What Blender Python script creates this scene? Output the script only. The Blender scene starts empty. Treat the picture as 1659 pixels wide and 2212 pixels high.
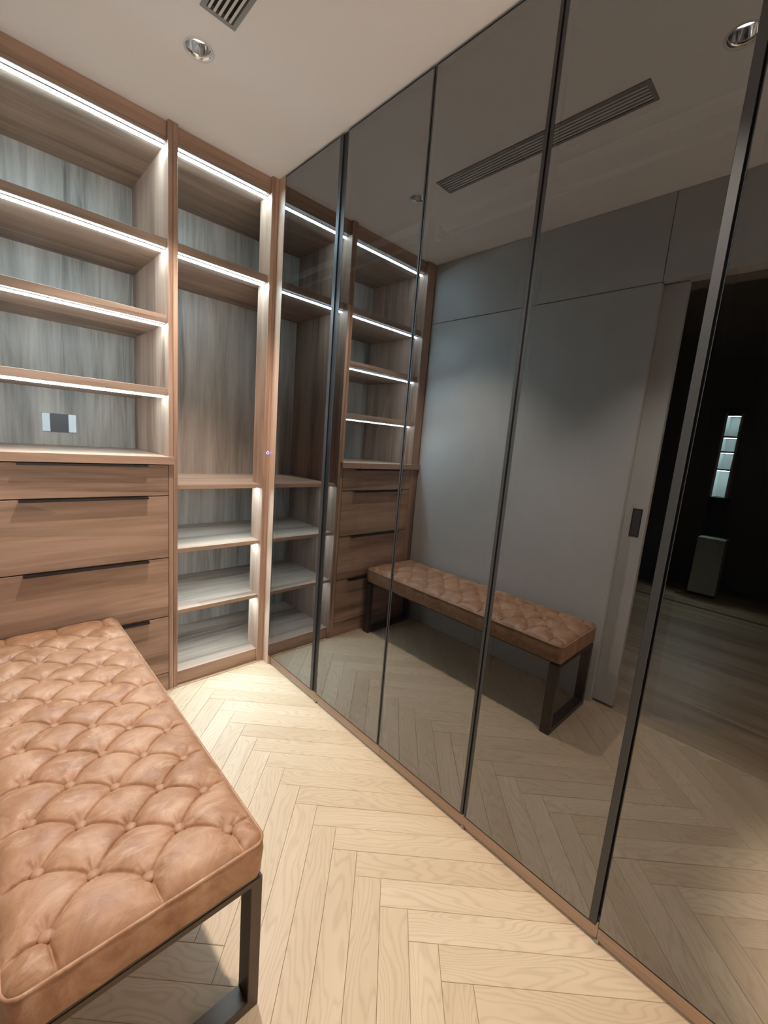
import bpy, bmesh, math, random
from mathutils import Vector, Matrix
import numpy as np

C = bpy.context.scene.collection
S = bpy.context.scene
random.seed(4)
PI = math.pi

# ------------------------------------------------------------------ camera
W_PX, F_PX = 1659.0, 914.72
def cam_axes(p, r, y):
    p, r, y = map(math.radians, (p, r, y))
    fw = Vector((math.sin(y)*math.cos(p), math.cos(y)*math.cos(p), math.sin(p)))
    rt = Vector((math.cos(y), -math.sin(y), 0)); up = rt.cross(fw)
    return rt*math.cos(r)+up*math.sin(r), -rt*math.sin(r)+up*math.cos(r), fw
rt, up, fw = cam_axes(-9.301, 4.6268, 44.3036)
cd = bpy.data.cameras.new('camera'); cam = bpy.data.objects.new('camera', cd); C.objects.link(cam)
cd.sensor_fit = 'HORIZONTAL'; cd.sensor_width = 36.0; cd.lens = F_PX/W_PX*36.0
cd.clip_start = 0.02; cd.clip_end = 50
M = Matrix.Identity(4)
for i in range(3):
    M[i][0] = rt[i]; M[i][1] = up[i]; M[i][2] = -fw[i]
M[0][3], M[1][3], M[2][3] = 0.0, 0.0, 1.28
cam.matrix_world = M
S.camera = cam

# ------------------------------------------------------------------ world, exposure
w = bpy.data.worlds.new('world'); S.world = w; w.use_nodes = True
w.node_tree.nodes['Background'].inputs[0].default_value = (0.5, 0.55, 0.6, 1)
w.node_tree.nodes['Background'].inputs[1].default_value = 0.0
S.view_settings.view_transform = 'Standard'
S.view_settings.look = 'None'
S.view_settings.gamma = 1.0
S.view_settings.use_curve_mapping = False
S.view_settings.exposure = 0.0
cy = S.cycles
cy.max_bounces = 14; cy.diffuse_bounces = 7; cy.glossy_bounces = 6; cy.transmission_bounces = 6
cy.transparent_max_bounces = 16; cy.caustics_reflective = True; cy.caustics_refractive = False
cy.sample_clamp_indirect = 6.0; cy.blur_glossy = 0.6

# light levels (the lamps themselves are made with the fittings below)
SPOT_W = (116.0, 106.0, 780.0)   # downlights far to near; the last is an added fill behind the camera
SPOT_COL = (1.0, 0.885, 0.775)
LED_S = 118.0             # radiance of the shelf strips
LED_COL = (0.65, 0.94, 1.10)

# ------------------------------------------------------------------ key dimensions (metres)
H = 2.478                # ceiling
XD = 1.122               # face of the glass doors
Y0 = 2.046               # front of the joinery on the far wall
YS = 2.064               # front of the shelves
YB = 2.585               # back panels
XW = -0.06               # left wall
YN = -1.15               # near wall, well behind the camera
YD = -0.26               # near jamb of the doorway
DIV0, DIV1 = 0.625, 0.663
XL = 0.015
XR = 1.087

# ------------------------------------------------------------------ mesh helpers
def link(name, me, mat=None, parent=None, loc=(0, 0, 0), smooth=False):
    o = bpy.data.objects.new(name, me); C.objects.link(o)
    if mat is not None: me.materials.append(mat)
    if parent is not None: o.parent = parent
    o.location = loc
    if smooth:
        for p in me.polygons: p.use_smooth = True
    return o

def wpos(o):
    v = Vector((0, 0, 0))
    while o is not None:
        v += o.location; o = o.parent
    return v

def place(name, bm, mat, parent=None, smooth=False):
    """bm holds world coordinates; the object gets its own centre as origin"""
    bmesh.ops.recalc_face_normals(bm, faces=bm.faces)
    vs = [v.co for v in bm.verts]
    c = Vector([(min(v[i] for v in vs)+max(v[i] for v in vs))/2 for i in range(3)])
    for v in bm.verts: v.co -= c
    me = bpy.data.meshes.new(name); bm.to_mesh(me); bm.free()
    base = wpos(parent) if parent is not None else Vector((0, 0, 0))
    return link(name, me, mat, parent, c-base, smooth)

def add_box(bm, x0, x1, y0, y1, z0, z1, bev=0.0, seg=1):
    r = bmesh.ops.create_cube(bm, size=1.0)
    vs = r['verts']
    for v in vs:
        v.co = Vector(((x0+x1)/2+v.co.x*(x1-x0), (y0+y1)/2+v.co.y*(y1-y0), (z0+z1)/2+v.co.z*(z1-z0)))
    if bev > 0:
        es = list({e for v in vs for e in v.link_edges})
        bmesh.ops.bevel(bm, geom=es, offset=bev, segments=seg, affect='EDGES', profile=0.5)

def box(name, mat, parent, x0, x1, y0, y1, z0, z1, bev=0.0008, seg=1):
    bm = bmesh.new(); add_box(bm, x0, x1, y0, y1, z0, z1, bev, seg)
    return place(name, bm, mat, parent)

def prism(name, mat, parent, prof, axis, a, b, bev=0.0):
    """profile polygon extruded along axis; prof is in the two other axes in order"""
    bm = bmesh.new()
    def P(p, t):
        q = list(p); q.insert(axis, t); return Vector(q)
    va = [bm.verts.new(P(p, a)) for p in prof]; vb = [bm.verts.new(P(p, b)) for p in prof]
    bm.faces.new(va); bm.faces.new(vb[::-1])
    n = len(prof)
    for i in range(n): bm.faces.new((va[i], vb[i], vb[(i+1) % n], va[(i+1) % n]))
    if bev: bmesh.ops.bevel(bm, geom=list(bm.edges), offset=bev, segments=1, affect='EDGES')
    return place(name, bm, mat, parent)

def lathe(name, mat, parent, prof, c, n=40, closed=False, smooth=True):
    bm = bmesh.new(); rings = []
    for r, z in prof:
        rings.append([bm.verts.new((c[0]+r*math.cos(2*PI*i/n), c[1]+r*math.sin(2*PI*i/n), c[2]+z)) for i in range(n)])
    k = len(rings)
    for a in range(k if closed else k-1):
        A, B = rings[a], rings[(a+1) % k]
        for i in range(n): bm.faces.new((A[i], A[(i+1) % n], B[(i+1) % n], B[i]))
    if not closed:
        if prof[0][0] > 1e-6: bm.faces.new(rings[0][::-1])
        if prof[-1][0] > 1e-6: bm.faces.new(rings[-1])
    bmesh.ops.remove_doubles(bm, verts=bm.verts, dist=1e-7)
    return place(name, bm, mat, parent, smooth)

def tube_along(bm, pts, r, n=10, closed=False):
    rings = []; N = len(pts)
    for i, p in enumerate(pts):
        p = Vector(p)
        a = Vector(pts[i-1]) if (closed or i > 0) else p
        b = Vector(pts[(i+1) % N]) if (closed or i < N-1) else p
        t = (b-a).normalized()
        u = t.cross(Vector((0, 0, 1)))
        if u.length < 1e-5: u = t.cross(Vector((1, 0, 0)))
        u.normalize(); v = u.cross(t)
        rings.append([bm.verts.new(p+u*r*math.cos(2*PI*k/n)+v*r*math.sin(2*PI*k/n)) for k in range(n)])
    for i in range(N if closed else N-1):
        A, B = rings[i], rings[(i+1) % N]
        for k in range(n): bm.faces.new((A[k], A[(k+1) % n], B[(k+1) % n], B[k]))
    if not closed: bm.faces.new(rings[0][::-1]); bm.faces.new(rings[-1])

def thing(name, loc, label, cat, group=None):
    o = bpy.data.objects.new(name, None); C.objects.link(o); o.location = loc
    o.empty_display_size = 0.1
    o['label'] = label; o['category'] = cat
    if group: o['group'] = group
    return o
def structure(o):
    o['kind'] = 'structure'; return o

# ------------------------------------------------------------------ materials
def new_mat(name):
    m = bpy.data.materials.new(name); m.use_nodes = True
    nt = m.node_tree; return m, nt, nt.nodes, nt.links, nt.nodes['Principled BSDF']
def simple(name, col, rough=0.5, metal=0.0, noise=0.0, nscale=40, bump=0.0, spec=0.5):
    m, nt, N, L, b = new_mat(name)
    b.inputs['Base Color'].default_value = (*col, 1); b.inputs['Roughness'].default_value = rough
    b.inputs['Metallic'].default_value = metal; b.inputs['Specular IOR Level'].default_value = spec
    if noise or bump:
        tc = N.new('ShaderNodeTexCoord'); n = N.new('ShaderNodeTexNoise'); n.inputs['Scale'].default_value = nscale
        n.inputs['Detail'].default_value = 5; L.new(tc.outputs['Object'], n.inputs['Vector'])
        if noise:
            mx = N.new('ShaderNodeMix'); mx.data_type = 'RGBA'
            mx.inputs[6].default_value = (*[c*(1-noise) for c in col], 1); mx.inputs[7].default_value = (*[min(1, c*(1+noise)) for c in col], 1)
            L.new(n.outputs['Fac'], mx.inputs[0]); L.new(mx.outputs[2], b.inputs['Base Color'])
        if bump:
            bp = N.new('ShaderNodeBump'); bp.inputs['Strength'].default_value = bump; bp.inputs['Distance'].default_value = 0.001
            L.new(n.outputs['Fac'], bp.inputs['Height']); L.new(bp.outputs['Normal'], b.inputs['Normal'])
    return m
def emit(name, col, s):
    m, nt, N, L, b = new_mat(name)
    b.inputs['Base Color'].default_value = (0.8, 0.8, 0.8, 1)
    b.inputs['Emission Color'].default_value = (*col, 1); b.inputs['Emission Strength'].default_value = s
    return m

def math_node(N, L, op, a, b=None, c=None):
    n = N.new('ShaderNodeMath'); n.operation = op
    for i, x in enumerate((a, b, c)):
        if x is None: continue
        if isinstance(x, (int, float)): n.inputs[i].default_value = x
        else: L.new(x, n.inputs[i])
    return n.outputs[0]
def vmath(N, L, op, a, b):
    n = N.new('ShaderNodeVectorMath'); n.operation = op
    for i, x in enumerate((a, b)):
        if isinstance(x, tuple): n.inputs[i].default_value = x
        else: L.new(x, n.inputs[i])
    return n.outputs[0]
def ramp(N, L, fac, stops):
    r = N.new('ShaderNodeValToRGB'); e = r.color_ramp.elements
    while len(e) < len(stops): e.new(0.5)
    for k, (p, c) in enumerate(stops):
        e[k].position = p; e[k].color = (*c, 1)
    L.new(fac, r.inputs[0]); return r.outputs[0]
def noise_tex(N, L, vec, scale, detail=4, rough=0.55, dist=0.0):
    n = N.new('ShaderNodeTexNoise'); n.inputs['Scale'].default_value = scale; n.inputs['Detail'].default_value = detail
    n.inputs['Roughness'].default_value = rough; n.inputs['Distortion'].default_value = dist
    L.new(vec, n.inputs['Vector']); return n.outputs['Fac']

def laminate(name, axis, tones, rough=0.42, staves=True):
    """wood-print board; axis is the grain direction"""
    m, nt, N, L, b = new_mat(name)
    tc = N.new('ShaderNodeTexCoord'); oi = N.new('ShaderNodeObjectInfo')
    off = math_node(N, L, 'MULTIPLY', oi.outputs['Random'], 37.0)
    comb = N.new('ShaderNodeCombineXYZ'); L.new(off, comb.inputs[0]); L.new(off, comb.inputs[1]); L.new(off, comb.inputs[2])
    vec = vmath(N, L, 'ADD', tc.outputs['Object'], comb.outputs[0])
    s1 = [9.0]*3; s1[axis] = 0.9
    s2 = [55.0]*3; s2[axis] = 2.2
    s3 = [260.0]*3; s3[axis] = 9.0
    broad = noise_tex(N, L, vmath(N, L, 'MULTIPLY', vec, tuple(s1)), 1.0, 3, 0.6, 0.6)
    mid = noise_tex(N, L, vmath(N, L, 'MULTIPLY', vec, tuple(s2)), 1.0, 4, 0.6, 0.35)
    fine = noise_tex(N, L, vmath(N, L, 'MULTIPLY', vec, tuple(s3)), 1.0, 2, 0.6)
    f = math_node(N, L, 'MULTIPLY', broad, 0.62)
    f = math_node(N, L, 'MULTIPLY_ADD', mid, 0.30, f)
    f = math_node(N, L, 'MULTIPLY_ADD', fine, 0.10, f)
    if staves:
        s4 = [7.5]*3; s4[axis] = 0.45
        vo = N.new('ShaderNodeTexVoronoi'); vo.inputs['Scale'].default_value = 1.0
        L.new(vmath(N, L, 'MULTIPLY', vec, tuple(s4)), vo.inputs['Vector'])
        sep = N.new('ShaderNodeSeparateColor'); L.new(vo.outputs['Color'], sep.inputs[0])
        f = math_node(N, L, 'MULTIPLY_ADD', sep.outputs[0], 0.16, f)
        f = math_node(N, L, 'SUBTRACT', f, 0.08)
    col = ramp(N, L, f, [(0.33, tones[0]), (0.46, tones[1]), (0.58, tones[2]), (0.70, tones[3])])
    L.new(col, b.inputs['Base Color'])
    b.inputs['Roughness'].default_value = rough
    bp = N.new('ShaderNodeBump'); bp.inputs['Strength'].default_value = 0.10; bp.inputs['Distance'].default_value = 0.0008
    L.new(fine, bp.inputs['Height']); L.new(bp.outputs['Normal'], b.inputs['Normal'])
    return m

WAL = [(0.170, 0.102, 0.070), (0.345, 0.215, 0.152), (0.450, 0.292, 0.210), (0.530, 0.362, 0.268)]
GRY = [(0.130, 0.102, 0.082), (0.300, 0.245, 0.202), (0.405, 0.335, 0.280), (0.490, 0.415, 0.352)]  # walnut greyed: the LED glare over the back panels is put into these tones
MID = [(0.145, 0.098, 0.072), (0.315, 0.222, 0.168), (0.410, 0.298, 0.228), (0.495, 0.370, 0.290)]  # walnut half greyed, LED glare around the shelves painted into the board colour
M_SX = laminate('walnut_glare_x', 0, MID)
KCK = [(0.34, 0.22, 0.15), (0.50, 0.345, 0.245), (0.58, 0.41, 0.30), (0.64, 0.47, 0.36)]
M_KICK = laminate('pale_walnut_kick_y', 1, KCK, staves=False)
M_STILE = laminate('pale_walnut_stile_z', 2, KCK, staves=False)
M_GZ = laminate('walnut_glare_grey_z', 2, GRY)
M_WX = laminate('walnut_grain_x', 0, WAL)
M_WY = laminate('walnut_grain_y', 1, WAL)
M_WZ = laminate('walnut_grain_z', 2, WAL)
M_WZE = laminate('walnut_edge_z', 2, WAL, staves=False)
M_WXE = laminate('walnut_edge_x', 0, WAL, staves=False)
M_WYE = laminate('walnut_edge_y', 1, WAL, staves=False)

def oak():
    m, nt, N, L, b = new_mat('oak_floor')
    tc = N.new('ShaderNodeTexCoord'); oi = N.new('ShaderNodeObjectInfo')
    off = math_node(N, L, 'MULTIPLY', oi.outputs['Random'], 91.0)
    comb = N.new('ShaderNodeCombineXYZ')
    for i in range(3): L.new(off, comb.inputs[i])
    vec = vmath(N, L, 'ADD', tc.outputs['Object'], comb.outputs[0])
    sep = N.new('ShaderNodeSeparateXYZ'); L.new(tc.outputs['Object'], sep.inputs[0])
    warp = noise_tex(N, L, vmath(N, L, 'MULTIPLY', vec, (2.4, 11.0, 1.0)), 1.0, 2, 0.45, 0.2)
    v = math_node(N, L, 'MULTIPLY', sep.outputs[1], 62.0)
    v = math_node(N, L, 'MULTIPLY_ADD', warp, 17.0, v)
    s = math_node(N, L, 'SINE', math_node(N, L, 'MULTIPLY', v, 2*PI))
    s = math_node(N, L, 'MULTIPLY_ADD', s, 0.5, 0.5)
    lines = math_node(N, L, 'POWER', s, 3.0)
    pore = noise_tex(N, L, vmath(N, L, 'MULTIPLY', vec, (16.0, 520.0, 1.0)), 1.0, 3, 0.6)
    lines = math_node(N, L, 'MULTIPLY', lines, math_node(N, L, 'MULTIPLY_ADD', pore, 1.1, 0.1))
    blotch = noise_tex(N, L, vmath(N, L, 'MULTIPLY', vec, (1.6, 9.0, 1.0)), 1.0, 3, 0.5)
    base = ramp(N, L, math_node(N, L, 'MULTIPLY_ADD', oi.outputs['Random'], 0.35, math_node(N, L, 'MULTIPLY', blotch, 0.75)),
                [(0.2, (0.49, 0.355, 0.225)), (0.55, (0.565, 0.425, 0.285)), (0.85, (0.63, 0.49, 0.345))])
    mx = N.new('ShaderNodeMix'); mx.data_type = 'RGBA'
    L.new(math_node(N, L, 'MULTIPLY', lines, 0.42), mx.inputs[0]); L.new(base, mx.inputs[6]); mx.inputs[7].default_value = (0.32, 0.215, 0.125, 1)
    L.new(mx.outputs[2], b.inputs['Base Color'])
    b.inputs['Roughness'].default_value = 0.46
    bp = N.new('ShaderNodeBump'); bp.inputs['Strength'].default_value = 0.18; bp.inputs['Distance'].default_value = 0.0008
    L.new(math_node(N, L, 'MULTIPLY', lines, -1.0), bp.inputs['Height']); L.new(bp.outputs['Normal'], b.inputs['Normal'])
    return m
M_OAK = oak()

def leather():
    m, nt, N, L, b = new_mat('tan_leather')
    tc = N.new('ShaderNodeTexCoord')
    big = noise_tex(N, L, tc.outputs['Object'], 11.0, 6, 0.66, 1.0)
    scuff = noise_tex(N, L, vmath(N, L, 'MULTIPLY', tc.outputs['Object'], (14.0, 26.0, 14.0)), 1.0, 6, 0.7, 1.2)
    col = ramp(N, L, big, [(0.34, (0.245, 0.112, 0.055)), (0.5, (0.335, 0.172, 0.095)), (0.64, (0.41, 0.232, 0.138))])
    mx = N.new('ShaderNodeMix'); mx.data_type = 'RGBA'
    sc = ramp(N, L, scuff, [(0.52, (0, 0, 0)), (0.68, (1, 1, 1))])
    L.new(math_node(N, L, 'MULTIPLY', sc, 0.5), mx.inputs[0]); L.new(col, mx.inputs[6]); mx.inputs[7].default_value = (0.50, 0.34, 0.225, 1)
    L.new(mx.outputs[2], b.inputs['Base Color'])
    b.inputs['Roughness'].default_value = 0.47; b.inputs['Specular IOR Level'].default_value = 0.4
    gr = N.new('ShaderNodeTexVoronoi'); gr.inputs['Scale'].default_value = 650; L.new(tc.outputs['Object'], gr.inputs['Vector'])
    bp = N.new('ShaderNodeBump'); bp.inputs['Strength'].default_value = 0.12; bp.inputs['Distance'].default_value = 0.0006
    wr = noise_tex(N, L, tc.outputs['Object'], 60, 4, 0.6, 0.5)
    L.new(math_node(N, L, 'MULTIPLY_ADD', wr, 1.5, gr.outputs['Distance']), bp.inputs['Height']); L.new(bp.outputs['Normal'], b.inputs['Normal'])
    return m
M_LEA = leather()

def smoked_glass():
    """dark tinted reflective glass; the coating reflects at the face turned to the viewer, the body is tinted once"""
    m, nt, N, L, b = new_mat('smoked_glass'); N.remove(b)
    out = N['Material Output']
    fr = N.new('ShaderNodeFresnel'); fr.inputs['IOR'].default_value = 1.6
    geo = N.new('ShaderNodeNewGeometry')
    refl = math_node(N, L, 'MULTIPLY_ADD', fr.outputs[0], 0.90, 0.215)
    front = math_node(N, L, 'SUBTRACT', 1.0, geo.outputs['Backfacing'])
    fac = math_node(N, L, 'MULTIPLY', refl, front)
    tr = N.new('ShaderNodeBsdfTransparent'); tr.inputs[0].default_value = (0.40, 0.42, 0.44, 1)
    gl = N.new('ShaderNodeBsdfGlossy'); gl.inputs['Roughness'].default_value = 0.0; gl.inputs[0].default_value = (0.93, 0.95, 0.97, 1)
    mx = N.new('ShaderNodeMixShader'); L.new(fac, mx.inputs[0]); L.new(tr.outputs[0], mx.inputs[1]); L.new(gl.outputs[0], mx.inputs[2])
    L.new(mx.outputs[0], out.inputs['Surface'])
    return m
M_GLASS = smoked_glass()
M_FRAME = simple('bronze_aluminium', (0.085, 0.082, 0.080), 0.32, 0.85)
M_EDGE = simple('bronze_edge', (0.062, 0.063, 0.065), 0.42, 0.6)
M_BLACK = simple('black_anodised', (0.012, 0.012, 0.013), 0.4, 0.3)
M_CEIL = simple('ceiling_paint', (0.89, 0.882, 0.885), 0.85, 0, 0.015, 180, 0.08, 0.2)
M_WALL = simple('greige_panel', (0.51, 0.50, 0.475), 0.48, 0, 0.05, 12, 0.0, 0.4)
M_HALL = simple('hall_paint', (0.20, 0.185, 0.17), 0.7, 0, 0.05, 5)
M_HFLOOR = laminate('hall_floor', 1, [(0.22, 0.14, 0.085), (0.34, 0.23, 0.14), (0.42, 0.30, 0.19), (0.48, 0.35, 0.23)])
M_SUB = simple('subfloor', (0.10, 0.075, 0.05), 0.8)
M_LED = emit('led_diffuser', LED_COL, LED_S)
M_ALU = simple('aluminium_profile', (0.70, 0.71, 0.72), 0.35, 0.9)
M_LEG = simple('dark_bronze_steel', (0.10, 0.080, 0.066), 0.34, 0.7, 0.12, 18)
M_PULL = simple('pull_black', (0.030, 0.028, 0.028), 0.35, 0.6)
M_PULLG = simple('pull_graphite', (0.13, 0.12, 0.115), 0.4, 0.5)
M_WHITE = simple('white_plastic', (0.70, 0.73, 0.74), 0.3)
M_DARKP = simple('charcoal_plastic', (0.035, 0.042, 0.05), 0.25)
M_CHROME = simple('chrome', (0.85, 0.85, 0.86), 0.08, 1.0)
M_LAMP = emit('lamp_disc', (1.0, 0.93, 0.85), 26.0)
M_VENTF = simple('grille_grey', (0.30, 0.30, 0.29), 0.5, 0.3)
M_VENTS = simple('grille_slat', (0.66, 0.655, 0.62), 0.5)
M_BLUE = emit('blue_ring', (0.04, 0.06, 1.0), 3.0)
M_RUB = simple('black_rubber', (0.02, 0.02, 0.02), 0.6)
M_INT = laminate('wardrobe_lining', 2, [(0.09, 0.10, 0.115), (0.14, 0.158, 0.18), (0.17, 0.19, 0.215), (0.20, 0.22, 0.245)])  # blue-grey tones carry the bluish LED veil seen on the glass
M_PALE = simple('pale_shelf_edge', (0.72, 0.71, 0.68), 0.4)

# ================================================================== SETTING
# ---- floor: herringbone planks, each its own piece
floor = structure(box('floor', M_SUB, None, XW-0.05, 1.75, YN-0.05, 2.62, -0.05, -0.0105, 0))
PW = 0.11                    # s/t pitch (plank width * sqrt2)
PLs = 0.838                  # s/t length (plank length * sqrt2)
RX0, RX1, RY0, RY1 = XW-0.03, 1.16, -0.62, 2.075
def clip(poly, ax, val, keep_less):
    out = []
    for i in range(len(poly)):
        a, b = poly[i-1], poly[i]
        ia = (a[ax] <= val) == keep_less; ib = (b[ax] <= val) == keep_less
        if ia != ib:
            t = (val-a[ax])/(b[ax]-a[ax]); out.append((a[0]+t*(b[0]-a[0]), a[1]+t*(b[1]-a[1])))
        if ib: out.append(b)
    return out
def inset(poly, d):
    n = len(poly); res = []
    for i in range(n):
        p0, p1, p2 = Vector(poly[i-1]), Vector(poly[i]), Vector(poly[(i+1) % n])
        e1 = (p1-p0).normalized(); e2 = (p2-p1).normalized()
        n1 = Vector((-e1.y, e1.x)); n2 = Vector((-e2.y, e2.x))
        k = 1+n1.dot(n2)
        res.append(p1+(n1+n2)*(d/max(k, 0.2)))
    return res
def area(p): return 0.5*sum(p[i-1][0]*p[i][1]-p[i][0]*p[i-1][1] for i in range(len(p)))
plank_cache = {}
def plank(st, ang):
    poly = [((t+s)/2, (t-s)/2) for s, t in st]
    if area(poly) < 0: poly = poly[::-1]
    full = poly
    for ax, v, less in ((0, RX0, False), (0, RX1, True), (1, RY0, False), (1, RY1, True)):
        poly = clip(poly, ax, v, less)
        if len(poly) < 3: return
    cl = []
    for p in poly:
        if not cl or (Vector(p)-Vector(cl[-1])).length > 1e-4: cl.append(p)
    if (Vector(cl[0])-Vector(cl[-1])).length < 1e-4: cl.pop()
    poly = cl
    if len(poly) < 3 or area(poly) < 4e-4: return
    c = (sum(p[0] for p in full)/4, sum(p[1] for p in full)/4)
    ca, sa = math.cos(-ang), math.sin(-ang)
    loc = [((p[0]-c[0])*ca-(p[1]-c[1])*sa, (p[0]-c[0])*sa+(p[1]-c[1])*ca) for p in poly]
    key = tuple(round(v, 4) for p in loc for v in p)
    me = plank_cache.get(key)
    if me is None:
        bm = bmesh.new(); n = len(loc)
        lev = [(0.0003, -0.0105), (0.0003, -0.0009), (0.0012, 0.0)]
        rings = [[bm.verts.new((p[0], p[1], z)) for p in inset(loc, d)] for d, z in lev]
        for a in range(2):
            for i in range(n): bm.faces.new((rings[a][i], rings[a][(i+1) % n], rings[a+1][(i+1) % n], rings[a+1][i]))
        bm.faces.new(rings[0][::-1]); bm.faces.new(rings[2])
        me = bpy.data.meshes.new('plank'); bm.to_mesh(me); bm.free(); me.materials.append(M_OAK)
        plank_cache[key] = me
    o = bpy.data.objects.new('plank', me); C.objects.link(o); o.parent = floor
    dz = random.uniform(-0.00025, 0.00025)
    o.location = Vector((c[0], c[1], dz))-floor.location; o.rotation_euler = (0, 0, ang)
for m in (-1, 0, 1):
    sh = m*PLs
    for k in range(-18, 30):
        # planks running towards the lower left of the zigzag
        s0 = -0.567+PW*k+sh; t1 = 2.066-PW*k+sh
        plank([(s0, t1-PLs), (s0+PW, t1-PLs), (s0+PW, t1), (s0, t1)], PI/4)
        # planks running towards the wardrobe
        t0 = 1.956-PW*k+sh; s1 = -0.457+PW*k+sh
        plank([(s1, t0), (s1+PLs, t0), (s1+PLs, t0+PW), (s1, t0+PW)], -PI/4)

structure(box('floor_near', M_OAK, None, RX0, RX1, YN, RY0-0.0006, -0.0105, 0.0, 0))

# ---- ceiling with openings for the two downlights and the air slot
DL = [(0.592, 1.632), (0.629, 0.373)]
DR = 0.040
VX0, VX1, VY0, VY1 = 0.536, 0.641, 0.60, 1.474
bm = bmesh.new()
def loop(pts):
    vs = [bm.verts.new((*p, H)) for p in pts]
    return [bm.edges.new((vs[i-1], vs[i])) for i in range(len(vs))]
es = loop([(XW-0.2, YN-0.1), (1.78, YN-0.1), (1.78, 2.7), (XW-0.2, 2.7)])
for c in DL: es += loop([(c[0]+DR*math.cos(2*PI*i/32), c[1]+DR*math.sin(2*PI*i/32)) for i in range(32)])
es += loop([(VX0+.004, VY0+.004), (VX1-.004, VY0+.004), (VX1-.004, VY1-.004), (VX0+.004, VY1-.004)])
r = bmesh.ops.triangle_fill(bm, edges=es, use_beauty=True)
fs = [f for f in bm.faces]
ex = bmesh.ops.extrude_face_region(bm, geom=fs)
for v in [g for g in ex['geom'] if isinstance(g, bmesh.types.BMVert)]: v.co.z += 0.012
ceiling = structure(place('ceiling', bm, M_CEIL))

# ---- left wall: core, lining panels, pocket for the sliding door
YJ = 0.672               # end of the lined wall; the doorway starts here
wall_left = structure(box('wall_left', M_HALL, None, XW-0.18, XW-0.075, YJ+0.003, YB+0.05, -0.01, H, 0))
box('wall_panel', M_WALL, wall_left, XW-0.0745, XW, YJ, Y0-0.001, 0.0005, 2.098, 0.0012)
box('wall_panel', M_WALL, wall_left, XW-0.0745, XW, YJ, Y0-0.001, 2.102, H-0.001, 0.0012)
box('wall_panel', M_WALL, wall_left, XW-0.0745, XW, YN+.001, YJ-0.003, 2.102, H-0.001, 0.0012)
box('near_core', M_HALL, wall_left, XW-0.18, XW-0.075, YN, YD, -0.01, 2.098, 0)
box('wall_panel', M_WALL, wall_left, XW-0.0745, XW, YN+.001, YD, 0.0005, 2.098, 0.0012)
lin = box('lintel', M_HALL, wall_left, XW-0.18, XW-0.075, YN-0.1, YJ+0.003, 2.102, H, 0)
# sliding door leaf, mostly inside its pocket
door = box('door_1', M_WALL, None, XW-0.072, XW-0.036, 0.572, YJ-0.001, 0.012, 2.097, 0.001); structure(door)
bm = bmesh.new(); add_box(bm, XW-0.0365, XW-0.0345, 0.593, 0.636, 0.920, 1.058, 0.0006)
place('flush_pull', bm, M_PULLG, door)
bm = bmesh.new(); add_box(bm, XW-0.0347, XW-0.0332, 0.593, 0.597, 0.920, 1.058); add_box(bm, XW-0.0347, XW-0.0332, 0.632, 0.636, 0.920, 1.058)
add_box(bm, XW-0.0347, XW-0.0332, 0.597, 0.632, 0.920, 0.924); add_box(bm, XW-0.0347, XW-0.0332, 0.597, 0.632, 1.054, 1.058)
place('pull_rim', bm, M_FRAME, door)
structure(box('trim_1', M_HFLOOR, None, XW-0.175, XW-0.0305, YD, YJ+0.002, -0.02, 0.0002, 0.0005))
structure(box('wall_near', M_CEIL, None, XW-0.18, 1.78, YN-0.1, YN, -0.01, H, 0))
structure(box('wall_back', M_HALL, None, XW-0.18, 1.78, YB+0.02, YB+0.1, -0.01, H, 0))
structure(box('wall_right', M_HALL, None, 1.745, 1.80, YN, YB+0.02, -0.01, H, 0))

# ---- dark hall behind the doorway (seen mirrored in the last doors)
structure(box('floor_hall', M_HFLOOR, None, -3.6, XW-0.17, -1.6, 2.2, -0.06, -0.001, 0))
structure(box('ceiling_hall', M_HALL, None, -3.6, XW-0.18, -1.6, 2.2, 2.45, 2.5, 0))
structure(box('wall_hall_far', M_HALL, None, -3.7, -3.6, -1.6, 2.2, -0.06, 2.5, 0))
structure(box('wall_hall_left', M_HALL, None, -3.7, XW-0.18, -1.7, -1.6, -0.06, 2.5, 0))
structure(box('wall_hall_right', M_HALL, None, -3.7, XW-0.18, 2.2, 2.3, -0.06, 2.5, 0))
structure(box('wall_hall_near', M_HALL, None, XW-0.24, XW-0.1805, -1.6, YD, -0.06, 2.5, 0))
structure(box('trim_2', M_SUB, None, -2.56, -2.52, -1.6, 2.2, -0.0005, 0.004, 0.001))
hl = bpy.data.lights.new('hall_fill', 'SPOT'); ho = bpy.data.objects.new('hall_fill', hl); C.objects.link(ho)  # added fill without a fitting, brightens the hall floor
ho.location = (-1.3, 0.35, 2.44); hl.energy = 55; hl.color = SPOT_COL; hl.spot_size = math.radians(86); hl.spot_blend = 0.7; hl.shadow_soft_size = 0.04
niche = thing('display_niche', (-3.25, 0.74, 0.0), 'narrow lit display column with four bright cells, reflected in the last glass door', 'shelf')
ny0, ny1, nx0, nx1 = 0.686, 0.790, -3.40, -3.20
box('side_panel', M_WHITE, niche, nx0, nx1, ny0-0.02, ny0, 0.75, 1.84)
box('side_panel', M_WHITE, niche, nx0, nx1, ny1, ny1+0.02, 0.75, 1.84)
box('back_panel', M_WHITE, niche, nx0-0.02, nx0, ny0, ny1, 1.0, 1.84)
box('base', M_BLACK, niche, nx0-0.02, nx1+0.002, ny0-0.022, ny1+0.022, 0.0, 1.00)
for z in (1.600, 1.450, 1.272): box('shelf', M_BLACK, niche, nx0, nx1-0.004, ny0, ny1, z, z+0.016)
box('top_panel', M_BLACK, niche, nx0-0.02, nx1, ny0, ny1, 1.815, 1.84)
M_NLED = emit('niche_led', (0.75, 1.0, 0.95), 1000.0)
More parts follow.
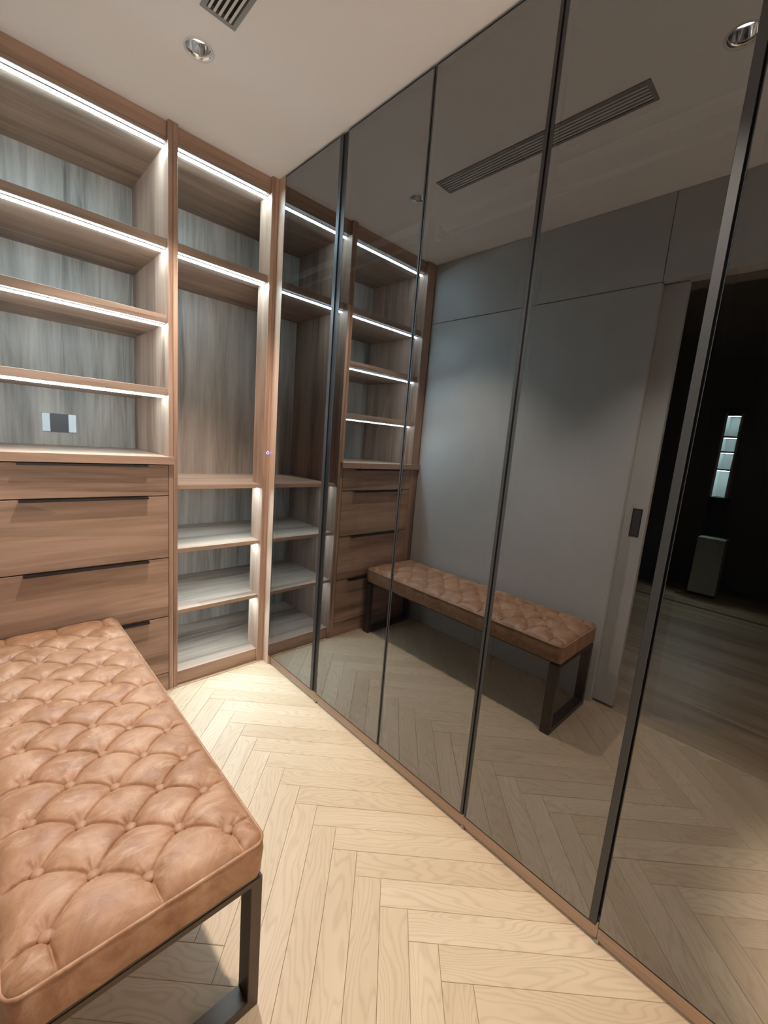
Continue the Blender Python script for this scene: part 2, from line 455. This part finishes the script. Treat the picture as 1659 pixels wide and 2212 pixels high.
for z in (1.598, 1.448, 1.270, 1.812): box('led_strip', M_NLED, niche, nx1-0.05, nx1-0.04, ny0+0.002, ny1-0.002, z-0.0012, z-0.0002, 0)
cab = thing('hall_cabinet', (-3.05, 0.74, 0), 'low pale grey-green cabinet in the dark hall, mirrored below the lit column', 'cabinet')
box('body', simple('sage_lacquer', (0.58, 0.64, 0.60), 0.5), cab, -3.18, -2.98, 0.575, 0.80, 0.03, 0.60, 0.002, 1)
box('plinth', M_BLACK, cab, -3.16, -2.99, 0.585, 0.79, 0.0, 0.03)

# ================================================================== FAR WALL JOINERY
def led(parent, x0, x1, zt, yc=0.041):
    """LED profile under a shelf, behind its front edge: flat channel and a shallow domed diffuser facing down"""
    y = YS+yc
    prism('led_channel', M_ALU, parent, [(y-0.012, zt), (y+0.012, zt), (y+0.012, zt-0.0022), (y-0.012, zt-0.0022)], 0, x0, x1)
    prism('led_strip', M_LED, parent, [(y-0.0070, zt-0.0023), (y-0.0068, zt-0.0048), (y-0.0042, zt-0.0072), (y+0.0042, zt-0.0072), (y+0.0068, zt-0.0048), (y+0.0070, zt-0.0023)], 0, x0+0.001, x1-0.001)

# ---- left open shelf unit (above the counter)
ZC0, ZC1 = 1.106, 1.1405
su = thing('open_shelf_unit', (0.32, 2.32, ZC1), 'wide open walnut shelf unit with four lit shelves above the drawers', 'shelf unit')
box('side_panel', M_WZ, su, XW+0.001, XL, Y0, YB, ZC1+0.0003, H-0.001)
box('side_panel', M_WZ, su, DIV0, 0.6435, Y0, YB, ZC1+0.0003, H-0.001)
box('back_panel', M_GZ, su, XL, DIV0, YB, YB+0.018, ZC1+0.0003, H-0.001)
tp = box('top_panel', M_SX, su, XL, DIV0, YS, YB, 2.404, 2.420)
box('fascia', M_WXE, tp, XL, DIV0, YS, YS+0.018, 2.4205, H-0.001)
led(tp, XL, DIV0, 2.4035)
for z0, z1 in ((2.008, 2.043), (1.708, 1.742), (1.406, 1.438)):
    sh = box('shelf', M_SX, su, XL, DIV0, YS, YB, z0, z1)
    led(sh, XL, DIV0, z0-0.0005)

# ---- drawer chest below
ch = thing('drawer_chest', (0.32, 2.32, 0), 'walnut chest of four wide drawers with black edge pulls, behind the bench', 'drawers')
box('carcass', M_SUB, ch, XL+0.001, DIV0-0.001, Y0+0.02, YB+0.018, 0.094, ZC0-0.0005)
box('side_panel', M_WZ, ch, XW+0.001, XL, Y0, YB, 0.0, ZC0-0.0003)
box('side_panel', M_WZ, ch, DIV0, 0.6435, Y0, YB, 0.0, ZC0-0.0003)
box('kick_board', M_WX, ch, XL+0.001, DIV0-0.001, Y0+0.004, Y0+0.0195, 0.0, 0.090)
gaps = [0.093, 0.383, 0.672, 0.963, ZC0-0.002]
for i in range(3, -1, -1):
    z0, z1 = gaps[i]+0.0024, gaps[i+1]-0.0024
    d = box('drawer', M_WX, ch, XL+0.002, DIV0-0.002, Y0, Y0+0.0195, z0, z1, 0.0008)
    zh = z1
    prism('handle', M_PULL, d, [(Y0-0.001, zh+0.0011), (Y0-0.020, zh+0.0011), (Y0-0.020, zh-0.0075), (Y0-0.0175, zh-0.0075), (Y0-0.0175, zh-0.0012), (Y0-0.001, zh-0.0012)], 0, 0.104, 0.537)
ct = box('countertop', M_WX, None, XW+0.001, 0.6435, Y0-0.018, YB-0.0005, ZC0, ZC1, 0.0008)
ct['label'] = 'walnut counter board lying across the top of the drawer chest'; ct['category'] = 'countertop'

# ---- wall plate on the niche back
pl = thing('socket_plate', (0.30, YB-0.005, 1.245), 'white and charcoal three-gang wall plate above the walnut counter', 'socket')
px0, pz0 = 0.232, 1.204
box('backing', M_WHITE, pl, px0, px0+0.134, YB-0.0062, YB-0.0003, pz0, pz0+0.088, 0.003, 2)
box('rocker', M_WHITE, pl, px0+0.002, px0+0.031, YB-0.0085, YB-0.0055, pz0+0.002, pz0+0.086, 0.001, 2)
box('insert', M_DARKP, pl, px0+0.032, px0+0.102, YB-0.0085, YB-0.0055, pz0+0.001, pz0+0.087, 0.001, 2)
box('rocker', M_WHITE, pl, px0+0.103, px0+0.132, YB-0.0085, YB-0.0055, pz0+0.002, pz0+0.086, 0.001, 2)

# ---- right corner unit, its inside runs on behind the wardrobe end
XE = 1.60
cu = thing('corner_shelf_unit', (0.86, 2.32, 0), 'narrow walnut corner shelf unit with lower shelves, next to the glass wardrobe', 'shelf unit')
box('side_panel', M_WZ, cu, 0.6445, DIV1, Y0, YB, 0.0, H-0.001)
box('side_panel', M_WZ, cu, XE, XE+0.018, Y0+0.12, YB, 0.0, H-0.001)
box('back_panel', M_GZ, cu, DIV1, XE+0.018, YB, YB+0.018, 0.0, H-0.001)
box('side_panel', M_WZE, cu, XR, XR+0.018, Y0, Y0+0.115, 0.0, H-0.001)
box('corner_panel', M_WZE, cu, XR+0.018, XE, Y0+0.098, Y0+0.115, 0.0, H-0.001)
post = box('corner_post', M_WZE, cu, XR+0.0185, XD+0.019, Y0+0.0015, Y0+0.02, 0.0, H-0.001)
def lshelf(name, z0, z1):
    bm = bmesh.new()
    pts = [(DIV1, YS), (XR, YS), (XR, Y0+0.1155), (XE, Y0+0.1155), (XE, YB), (DIV1, YB)]
    va = [bm.verts.new((*p, z0)) for p in pts]; vb = [bm.verts.new((*p, z1)) for p in pts]
    bm.faces.new(va[::-1]); bm.faces.new(vb)
    for i in range(6): bm.faces.new((va[i], va[(i+1) % 6], vb[(i+1) % 6], vb[i]))
    return place(name, bm, M_SX, cu)
tp = lshelf('top_panel', 2.404, 2.420)
box('fascia', M_WXE, tp, DIV1, XR, YS, YS+0.018, 2.4205, H-0.001)
led(tp, DIV1, XR, 2.4035)
sh = lshelf('shelf', 2.008, 2.043); led(sh, DIV1, XR, 2.0075)
for z in (1.009, 0.704, 0.396):
    sh = lshelf('shelf', z-0.019, z)
    box('edge_band', M_WXE, sh, DIV1, XR, YS-0.0022, YS-0.0001, z-0.019, z+0.0006, 0.0004)
    y = YS+0.034
    box('led_channel', M_ALU, sh, DIV1, XR, y-0.002, y+0.016, z-0.0198, z-0.0191, 0)
    box('led_strip', M_LED, sh, DIV1+0.001, XR-0.001, y, y+0.014, z-0.0206, z-0.0199, 0)
lshelf('base_board', 0.055, 0.074)
box('front_rail', M_WXE, cu, DIV1, XR, YS-0.004, YS-0.0002, 0.012, 0.0745, 0.0006)
box('kick_board', M_WXE, cu, DIV1, XR, YS+0.0, YS+0.016, 0.0, 0.0545)
# touch sensor on the post
sx, sz = 1.1105, 1.177
bm = bmesh.new()
n = 24
def yring(r, y): return [bm.verts.new((sx+r*math.cos(2*PI*i/n), y, sz+r*math.sin(2*PI*i/n))) for i in range(n)]
a = yring(0.0085, Y0+0.0015); b_ = yring(0.0085, Y0-0.0005); c_ = yring(0.0040, Y0-0.0010); d_ = yring(0.0040, Y0+0.0015)
for A, B in ((a, b_), (b_, c_), (c_, d_), (d_, a)):
    for i in range(n): bm.faces.new((A[i], A[(i+1) % n], B[(i+1) % n], B[i]))
se = place('touch_sensor', bm, M_BLUE, cu); se['label'] = 'small round touch switch with a glowing blue ring'
bm = bmesh.new(); a = yring(0.0040, Y0+0.001); b_ = yring(0.0036, Y0-0.0006); bm.faces.new(a); bm.faces.new(b_)
for i in range(n): bm.faces.new((a[i], a[(i+1) % n], b_[(i+1) % n], b_[i]))
place('sensor_lens', bm, M_BLACK, se)
structure(box('trim_3', M_OAK, None, XL, XR+0.018, Y0-0.0055, Y0-0.0008, 0.0004, 0.0045, 0.001))

# ================================================================== GLASS WARDROBE
XK = 1.140; XB = 1.735; WT = H-0.002; ZK = 0.060
wd = thing('glass_wardrobe', (1.43, 0.9, 0), 'full-height wardrobe with dark mirrored glass doors along the right side', 'wardrobe')
stile = box('end_stile', M_STILE, wd, XD, XD+0.019, 1.987, Y0+0.001, 0.0, WT)
YE = Y0+0.096
box('end_panel', M_INT, wd, XK+0.004, XB, 1.995, 2.013, ZK, WT)
box('end_panel', M_INT, wd, XK+0.004, XB, YN+0.001, YN+0.019, ZK, WT)
box('back_panel', M_INT, wd, XB-0.012, XB, YN+0.02, 1.995, ZK, WT)
box('bottom_panel', M_INT, wd, XK+0.004, XB-0.012, YN+0.02, 1.995, ZK, ZK+0.018)
box('top_panel', M_INT, wd, XK+0.004, XB-0.012, YN+0.02, 1.995, WT-0.018, WT)
mods = [(YN+0.02, -0.655), (-0.637, 0.205), (0.223, 1.066), (1.084, 1.994)]
for y in (-0.655, 0.205, 1.066): box('partition', M_INT, wd, XK+0.008, XB-0.012, y, y+0.018, ZK+0.018, WT-0.018)
for y0, y1 in mods:
    s = box('shelf', M_INT, wd, XK+0.030, XB-0.012, y0, y1, 2.020, 2.045)
    box('front_edge', M_PALE, s, XK+0.0275, XK+0.0298, y0+0.002, y1-0.002, 2.018, 2.0475, 0.0005)
    bm = bmesh.new(); tube_along(bm, [(XK+0.045, y0+0.02, 1.985), (XK+0.045, y1-0.02, 1.985)], 0.007, 12)
    rl = place('hanging_rail', bm, M_ALU, wd, True)
    for yy in (y0+0.0005, y1-0.0165): box('rail_bracket', M_ALU, rl, XK+0.036, XK+0.054, yy, yy+0.016, 1.975, 2.0195, 0.001)
for y0, y1 in mods[1:2]:
    box('inner_drawer', simple('pale_grey_board', (0.42, 0.40, 0.38), 0.5), wd, XK+0.010, XK+0.20, y0+0.002, y1-0.010, ZK+0.0185, ZK+0.085, 0.001)
kb = [(YN+0.001, 0.216), (0.2168, 1.0765), (1.0773, 1.9865)]
for y0, y1 in kb: box('kick_board', M_KICK, wd, XK, XK+0.016, y0, y1, 0.0008, ZK-0.002)
for y in (1.535, 0.655, 0.215):
    box('stop_clip', simple('clip_tan', (0.30, 0.25, 0.19), 0.5), wd, XK-0.008, XK-0.0003, y-0.006, y+0.006, 0.0004, 0.008, 0.001)

def door_leaf(y0, y1, near, far, handle=None):
    """near / far: width of the bare metal stile showing at that edge"""
    z0, z1 = ZK+0.001, H-0.009
    t0, t1 = XD, XD+0.019
    fr = box('glass_door', M_FRAME, wd, t0+0.0055, t1, y0, y0+0.020, z0, z1, 0.0006)
    box('frame_stile', M_FRAME, fr, t0+0.0055, t1, y1-0.020, y1, z0, z1, 0.0006)
    box('frame_rail', M_FRAME, fr, t0+0.0055, t1, y0+0.0205, y1-0.0205, z0, z0+0.020, 0.0006)
    box('frame_rail', M_FRAME, fr, t0+0.0055, t1, y0+0.0205, y1-0.0205, z1-0.020, z1, 0.0006)
    box('edge_trim', M_EDGE, fr, t0-0.0008, t0+0.0054, y0, y0+near, z0, z1, 0.0004)
    box('edge_trim', M_EDGE, fr, t0-0.0008, t0+0.0054, y1-far, y1, z0, z1, 0.0004)
    for za, zb in ((z0, z0+0.002), (z1-0.003, z1)):
        box('edge_trim', M_BLACK, fr, t0-0.0008, t0+0.0054, y0+near+0.0002, y1-far-0.0002, za, zb, 0)
    box('glass_pane', M_GLASS, fr, t0, t0+0.005, y0+near+0.0005, y1-far-0.0005, z0+0.0025, z1-0.0035, 0)
    if handle:
        a, b = handle
        box('handle', M_BLACK, fr, t0+0.004, t1, a, b, z0, z1, 0.0005)
    return fr
door_leaf(1.549, 1.9855, 0.020, 0.003, (1.5195, 1.5485))
door_leaf(1.0785, 1.5170, 0.006, 0.003)
door_leaf(0.6545, 1.0745, 0.009, 0.005, (0.6490, 0.6540))
door_leaf(0.2200, 0.6480, 0.018, 0.009)
door_leaf(-0.2150, 0.2140, 0.006, 0.001)
door_leaf(-0.6450, -0.2190, 0.018, 0.006)
door_leaf(YN+0.002, -0.6490, 0.006, 0.001)

# ================================================================== CEILING FITTINGS
def downlight(c, label, lit_dir):
    d = thing('ceiling_downlight', (c[0], c[1], H), label, 'light', 'recessed ceiling downlights')
    lathe('trim_ring', M_WHITE, d, [(DR-0.0005, 0.004), (DR-0.0005, -0.0005), (DR+0.0055, -0.0022), (DR+0.007, -0.0002), (DR+0.007, 0.0), (DR+0.002, 0.004)], (c[0], c[1], H), 48, True)
    lathe('reflector', M_CHROME, d, [(DR-0.001, 0.0008), (DR-0.003, 0.014), (DR-0.009, 0.034), (DR-0.017, 0.050), (DR-0.017, 0.054), (DR-0.007, 0.036), (DR-0.001, 0.016), (DR-0.0006, 0.004)], (c[0], c[1], H), 48, True)
    lathe('lamp', M_LAMP, d, [(0.0, 0.044), (0.016, 0.0435), (0.0205, 0.0465), (0.0205, 0.052), (0.0, 0.0525)], (c[0], c[1], H), 32)
    ld = bpy.data.lights.new('downlight_beam', 'SPOT'); lo = bpy.data.objects.new('downlight_beam', ld); C.objects.link(lo)
    lo.parent = d; lo.location = (0, 0, -0.004)
    ld.energy = SPOT_W[lit_dir]; ld.color = SPOT_COL; ld.spot_size = math.radians(90); ld.spot_blend = 0.6; ld.shadow_soft_size = 0.022
    return d
downlight(DL[0], 'chrome recessed downlight in the ceiling beyond the end of the air grille', 0)
downlight(DL[1], 'recessed downlight seen only as a bright glint in the upper right glass', 1)
nl = bpy.data.lights.new('near_end_fill', 'SPOT'); no = bpy.data.objects.new('near_end_fill', nl); C.objects.link(no)  # added unseen fill; its bounce lifts the ceiling and the bench end
no.location = (0.629, -0.94, H-0.006); nl.energy = SPOT_W[2]; nl.color = SPOT_COL; nl.spot_size = math.radians(46); nl.spot_blend = 0.5; nl.shadow_soft_size = 0.022

vt = thing('air_grille', (0.588, 1.04, H), 'long grey ceiling air grille with pale slats along its length', 'vent')
bm = bmesh.new()
fz0, fz1, fwid = H-0.004, H+0.010, 0.013
add_box(bm, VX0, VX0+fwid, VY0, VY1, fz0, fz1); add_box(bm, VX1-fwid, VX1, VY0, VY1, fz0, fz1)
add_box(bm, VX0+fwid, VX1-fwid, VY0, VY0+fwid, fz0, fz1); add_box(bm, VX0+fwid, VX1-fwid, VY1-fwid, VY1, fz0, fz1)
place('frame', bm, M_VENTF, vt)
for i in range(5):
    x = VX0+fwid+0.004+i*0.0155
    prism('slat', M_VENTS, vt, [(x, H-0.0035), (x+0.0070, H-0.0035), (x+0.0100, H+0.010), (x+0.0065, H+0.010)], 1, VY0+fwid+0.0003, VY1-fwid-0.0003)
bm = bmesh.new()
for q in ((VX0+.006, VX0+.008, VY0+.006, VY1-.006, H+.013, H+.10), (VX1-.008, VX1-.006, VY0+.006, VY1-.006, H+.013, H+.10),
          (VX0+.008, VX1-.008, VY0+.006, VY0+.008, H+.013, H+.10), (VX0+.008, VX1-.008, VY1-.008, VY1-.006, H+.013, H+.10), (VX0+.008, VX1-.008, VY0+.008, VY1-.008, H+.098, H+.10)):
    add_box(bm, *q)
place('plenum', bm, simple('plenum_grey', (0.16, 0.16, 0.17), 0.7), vt)

# ================================================================== BENCH
BX0, BX1, BY0, BY1 = -0.018, 0.398, 0.682, 2.012
ZB, ZT = 0.357, 0.437
BXc = (BX0+BX1)/2
bench = thing('tufted_bench', (BXc, (BY0+BY1)/2, 0), 'tan button-tufted leather bench on a dark steel frame at the left wall', 'bench')
cols = [0.0395+0.0755*i for i in range(5)]
buttons = []
for i, x in enumerate(cols):
    y = BY0+0.062+(0.0 if i % 2 == 0 else 0.0655)
    while y < BY1-0.045:
        buttons.append((x, y)); y += 0.131
bt = np.array(buttons)
NX, NY = 250, 800
RC = 0.026
def rounded(x, y):
    """squash the corner squares of the rectangle to quarter discs"""
    ax = np.where(x < BX0+RC, BX0+RC, np.where(x > BX1-RC, BX1-RC, x)); ay = np.where(y < BY0+RC, BY0+RC, np.where(y > BY1-RC, BY1-RC, y))
    u, v = (x-ax)/RC, (y-ay)/RC
    return ax+RC*u*np.sqrt(1-v*v/2), ay+RC*v*np.sqrt(1-u*u/2)
gx, gy = np.meshgrid(np.linspace(BX0, BX1, NX), np.linspace(BY0, BY1, NY))
dE = np.minimum(np.minimum(gx-BX0, BX1-gx), np.minimum(gy-BY0, BY1-gy))
gz = ZT + 0.030*(1-np.exp(-dE/0.020))
# distance to the nearest button and to the nearest fold
rb = np.full(gx.shape, 9.0)
for x, y in buttons: rb = np.minimum(rb, np.hypot(gx-x, gy-y))
def segd(ax, ay, bx, by):
    dx, dy = bx-ax, by-ay; t = np.clip(((gx-ax)*dx+(gy-ay)*dy)/(dx*dx+dy*dy), 0, 1)
    return np.hypot(gx-ax-t*dx, gy-ay-t*dy)
df = np.full(gx.shape, 9.0)
rr = random.Random(3)
for i, (x, y) in enumerate(buttons):
    for j, (x2, y2) in enumerate(buttons):
        if abs((x2-x)-0.0755) < 1e-4 and abs(abs(y2-y)-0.0655) < 1e-3: df = np.minimum(df, segd(x, y, x2, y2))
    if x < 0.05: df = np.minimum(df, segd(x, y, BX0, y-0.006))
    if x > 0.33: df = np.minimum(df, segd(x, y, BX1, y+0.006))
    if y < BY0+0.07: df = np.minimum(df, segd(x, y, x+0.008, BY0))
    if y > BY1-0.10: df = np.minimum(df, segd(x, y, x, BY1))
edge = np.clip(dE/0.022, 0, 1)
edge = edge*edge*(3-2*edge)
gz -= 0.0150*np.exp(-(rb/0.020)**1.5)
gz -= edge*0.0085*np.exp(-(df/0.0165)**1.15)
gz -= (0.35+0.65*edge)*np.clip(dE/0.006, 0, 1)*0.0052*np.exp(-(df/0.0021)**1.5)
rs = np.random.RandomState(2)
wav = sum(rs.uniform(0.2, 0.5)*np.sin(gx*rs.uniform(-90, 90)+gy*rs.uniform(-90, 90)+rs.uniform(0, 6)) for _ in range(10))
gz += edge*0.00045*wav
# radial puckers round each button
ang = np.zeros(gx.shape); best = np.full(gx.shape, 9.0)
for k, (x, y) in enumerate(buttons):
    d = np.hypot(gx-x, gy-y); mk = d < best; best = np.where(mk, d, best)
    ang = np.where(mk, np.sin(7*np.arctan2(gy-y, gx-x)+k*1.7)+0.6*np.sin(11*np.arctan2(gy-y, gx-x)+k), ang)
gz += 0.0007*ang*np.exp(-((best-0.018)/0.010)**2)
px, py = rounded(gx, gy)
verts = [tuple(v) for v in np.stack([px, py, gz], -1).reshape(-1, 3)]
faces = [(j*NX+i, j*NX+i+1, (j+1)*NX+i+1, (j+1)*NX+i) for j in range(NY-1) for i in range(NX-1)]
ring = [i for i in range(NX)]+[j*NX+NX-1 for j in range(1, NY)]+[(NY-1)*NX+i for i in range(NX-2, -1, -1)]+[j*NX for j in range(NY-2, 0, -1)]
prev = ring
nR = len(ring)
cx_, cy_ = (BX0+BX1)/2, (BY0+BY1)/2
for k, (z, o) in enumerate(((ZT-0.006, 0.0015), (ZT-0.030, 0.0035), (ZT-0.055, 0.003), (ZB+0.006, 0.001), (ZB, -0.003))):
    cur = []
    for idx in ring:
        x, y, _ = verts[idx]
        ex_ = min(max(x, BX0+RC), BX1-RC); ey_ = min(max(y, BY0+RC), BY1-RC)
        dx, dy = x-ex_, y-ey_; l = math.hypot(dx, dy) or 1
        wv = 0.0008*math.sin(x*70+z*90)+0.0008*math.sin(y*55+z*60)
        verts.append((x+dx/l*(o+wv), y+dy/l*(o+wv), z)); cur.append(len(verts)-1)
    for i in range(nR): faces.append((prev[(i+1) % nR], prev[i], cur[i], cur[(i+1) % nR]))
    prev = cur
faces.append(tuple(prev))
me = bpy.data.meshes.new('cushion')
base = Vector((BXc, (BY0+BY1)/2, 0.40))
me.from_pydata([(v[0]-base.x, v[1]-base.y, v[2]-base.z) for v in verts], [], faces); me.validate(); me.update()
cu_ = link('cushion', me, M_LEA, bench, base-bench.location, True)
bmx = bmesh.new(); bmx.from_mesh(me); bmesh.ops.recalc_face_normals(bmx, faces=bmx.faces); bmx.to_mesh(me); bmx.free()
bm = bmesh.new()
loop_pts = [Vector((verts[i][0], verts[i][1], ZT)) for i in ring[::5]]
tube_along(bm, loop_pts, 0.0036, 8, True)
place('piping', bm, M_LEA, cu_, True)
# covered buttons, sharing one mesh
bm = bmesh.new(); n = 20; prof = [(0.0100, -0.008), (0.0116, -0.001), (0.0118, 0.0006), (0.0106, 0.0030), (0.0078, 0.0048), (0.0040, 0.0056)]
rings = [[bm.verts.new((r*math.cos(2*PI*i/n), r*math.sin(2*PI*i/n), z)) for i in range(n)] for r, z in prof]
for a in range(len(rings)-1):
    for i in range(n): bm.faces.new((rings[a][i], rings[a][(i+1) % n], rings[a+1][(i+1) % n], rings[a+1][i]))
bm.faces.new(rings[0][::-1]); bm.faces.new(rings[-1])
bmesh.ops.recalc_face_normals(bm, faces=bm.faces)
bme = bpy.data.meshes.new('button'); bm.to_mesh(bme); bm.free(); bme.materials.append(M_LEA)
for p in bme.polygons: p.use_smooth = True
for x, y in buttons:
    d = np.hypot(gx-x, gy-y); z = float(gz.flat[int(d.argmin())])
    o = bpy.data.objects.new('button', bme); C.objects.link(o); o.parent = cu_
    o.location = Vector((x, y, z+0.0090))-base; o.rotation_euler = (rr.uniform(-.12, .12), rr.uniform(-.12, .12), rr.uniform(0, 6))
# steel frame: seat rail and two closed loop legs
bm = bmesh.new()
for q in ((BX0+.012, BX1-.012, BY0+.006, BY0+.030), (BX0+.012, BX1-.012, BY1-.030, BY1-.006), (BX0+.012, BX0+.036, BY0+.030, BY1-.030), (BX1-.036, BX1-.012, BY0+.030, BY1-.030)):
    add_box(bm, *q, ZB-0.010, ZB-0.0005, 0.001)
place('seat_rail', bm, M_LEG, bench)
for y0, y1 in ((BY0+0.005, BY0+0.050), (BY1-0.050, BY1-0.005)):
    bm = bmesh.new()
    a0, a1 = BX0+0.002, BX1-0.002
    o_ = [(a0, 0.0008), (a1, 0.0008), (a1, ZB-0.0105), (a0, ZB-0.0105)]
    i_ = [(a0+.026, 0.0268), (a1-.026, 0.0268), (a1-.026, ZB-0.0255), (a0+.026, ZB-0.0255)]
    V = [[[bm.verts.new((p[0], y, p[1])) for p in q] for q in (o_, i_)] for y in (y0, y1)]
    for k in range(4):
        n_ = (k+1) % 4
        bm.faces.new((V[0][0][k], V[0][0][n_], V[0][1][n_], V[0][1][k])); bm.faces.new((V[1][0][k], V[1][1][k], V[1][1][n_], V[1][0][n_]))
        bm.faces.new((V[0][0][k], V[1][0][k], V[1][0][n_], V[0][0][n_])); bm.faces.new((V[0][1][k], V[0][1][n_], V[1][1][n_], V[1][1][k]))
    bmesh.ops.recalc_face_normals(bm, faces=bm.faces)
    bmesh.ops.bevel(bm, geom=list(bm.edges), offset=0.0012, segments=2, affect='EDGES')
    place('leg', bm, M_LEG, bench)
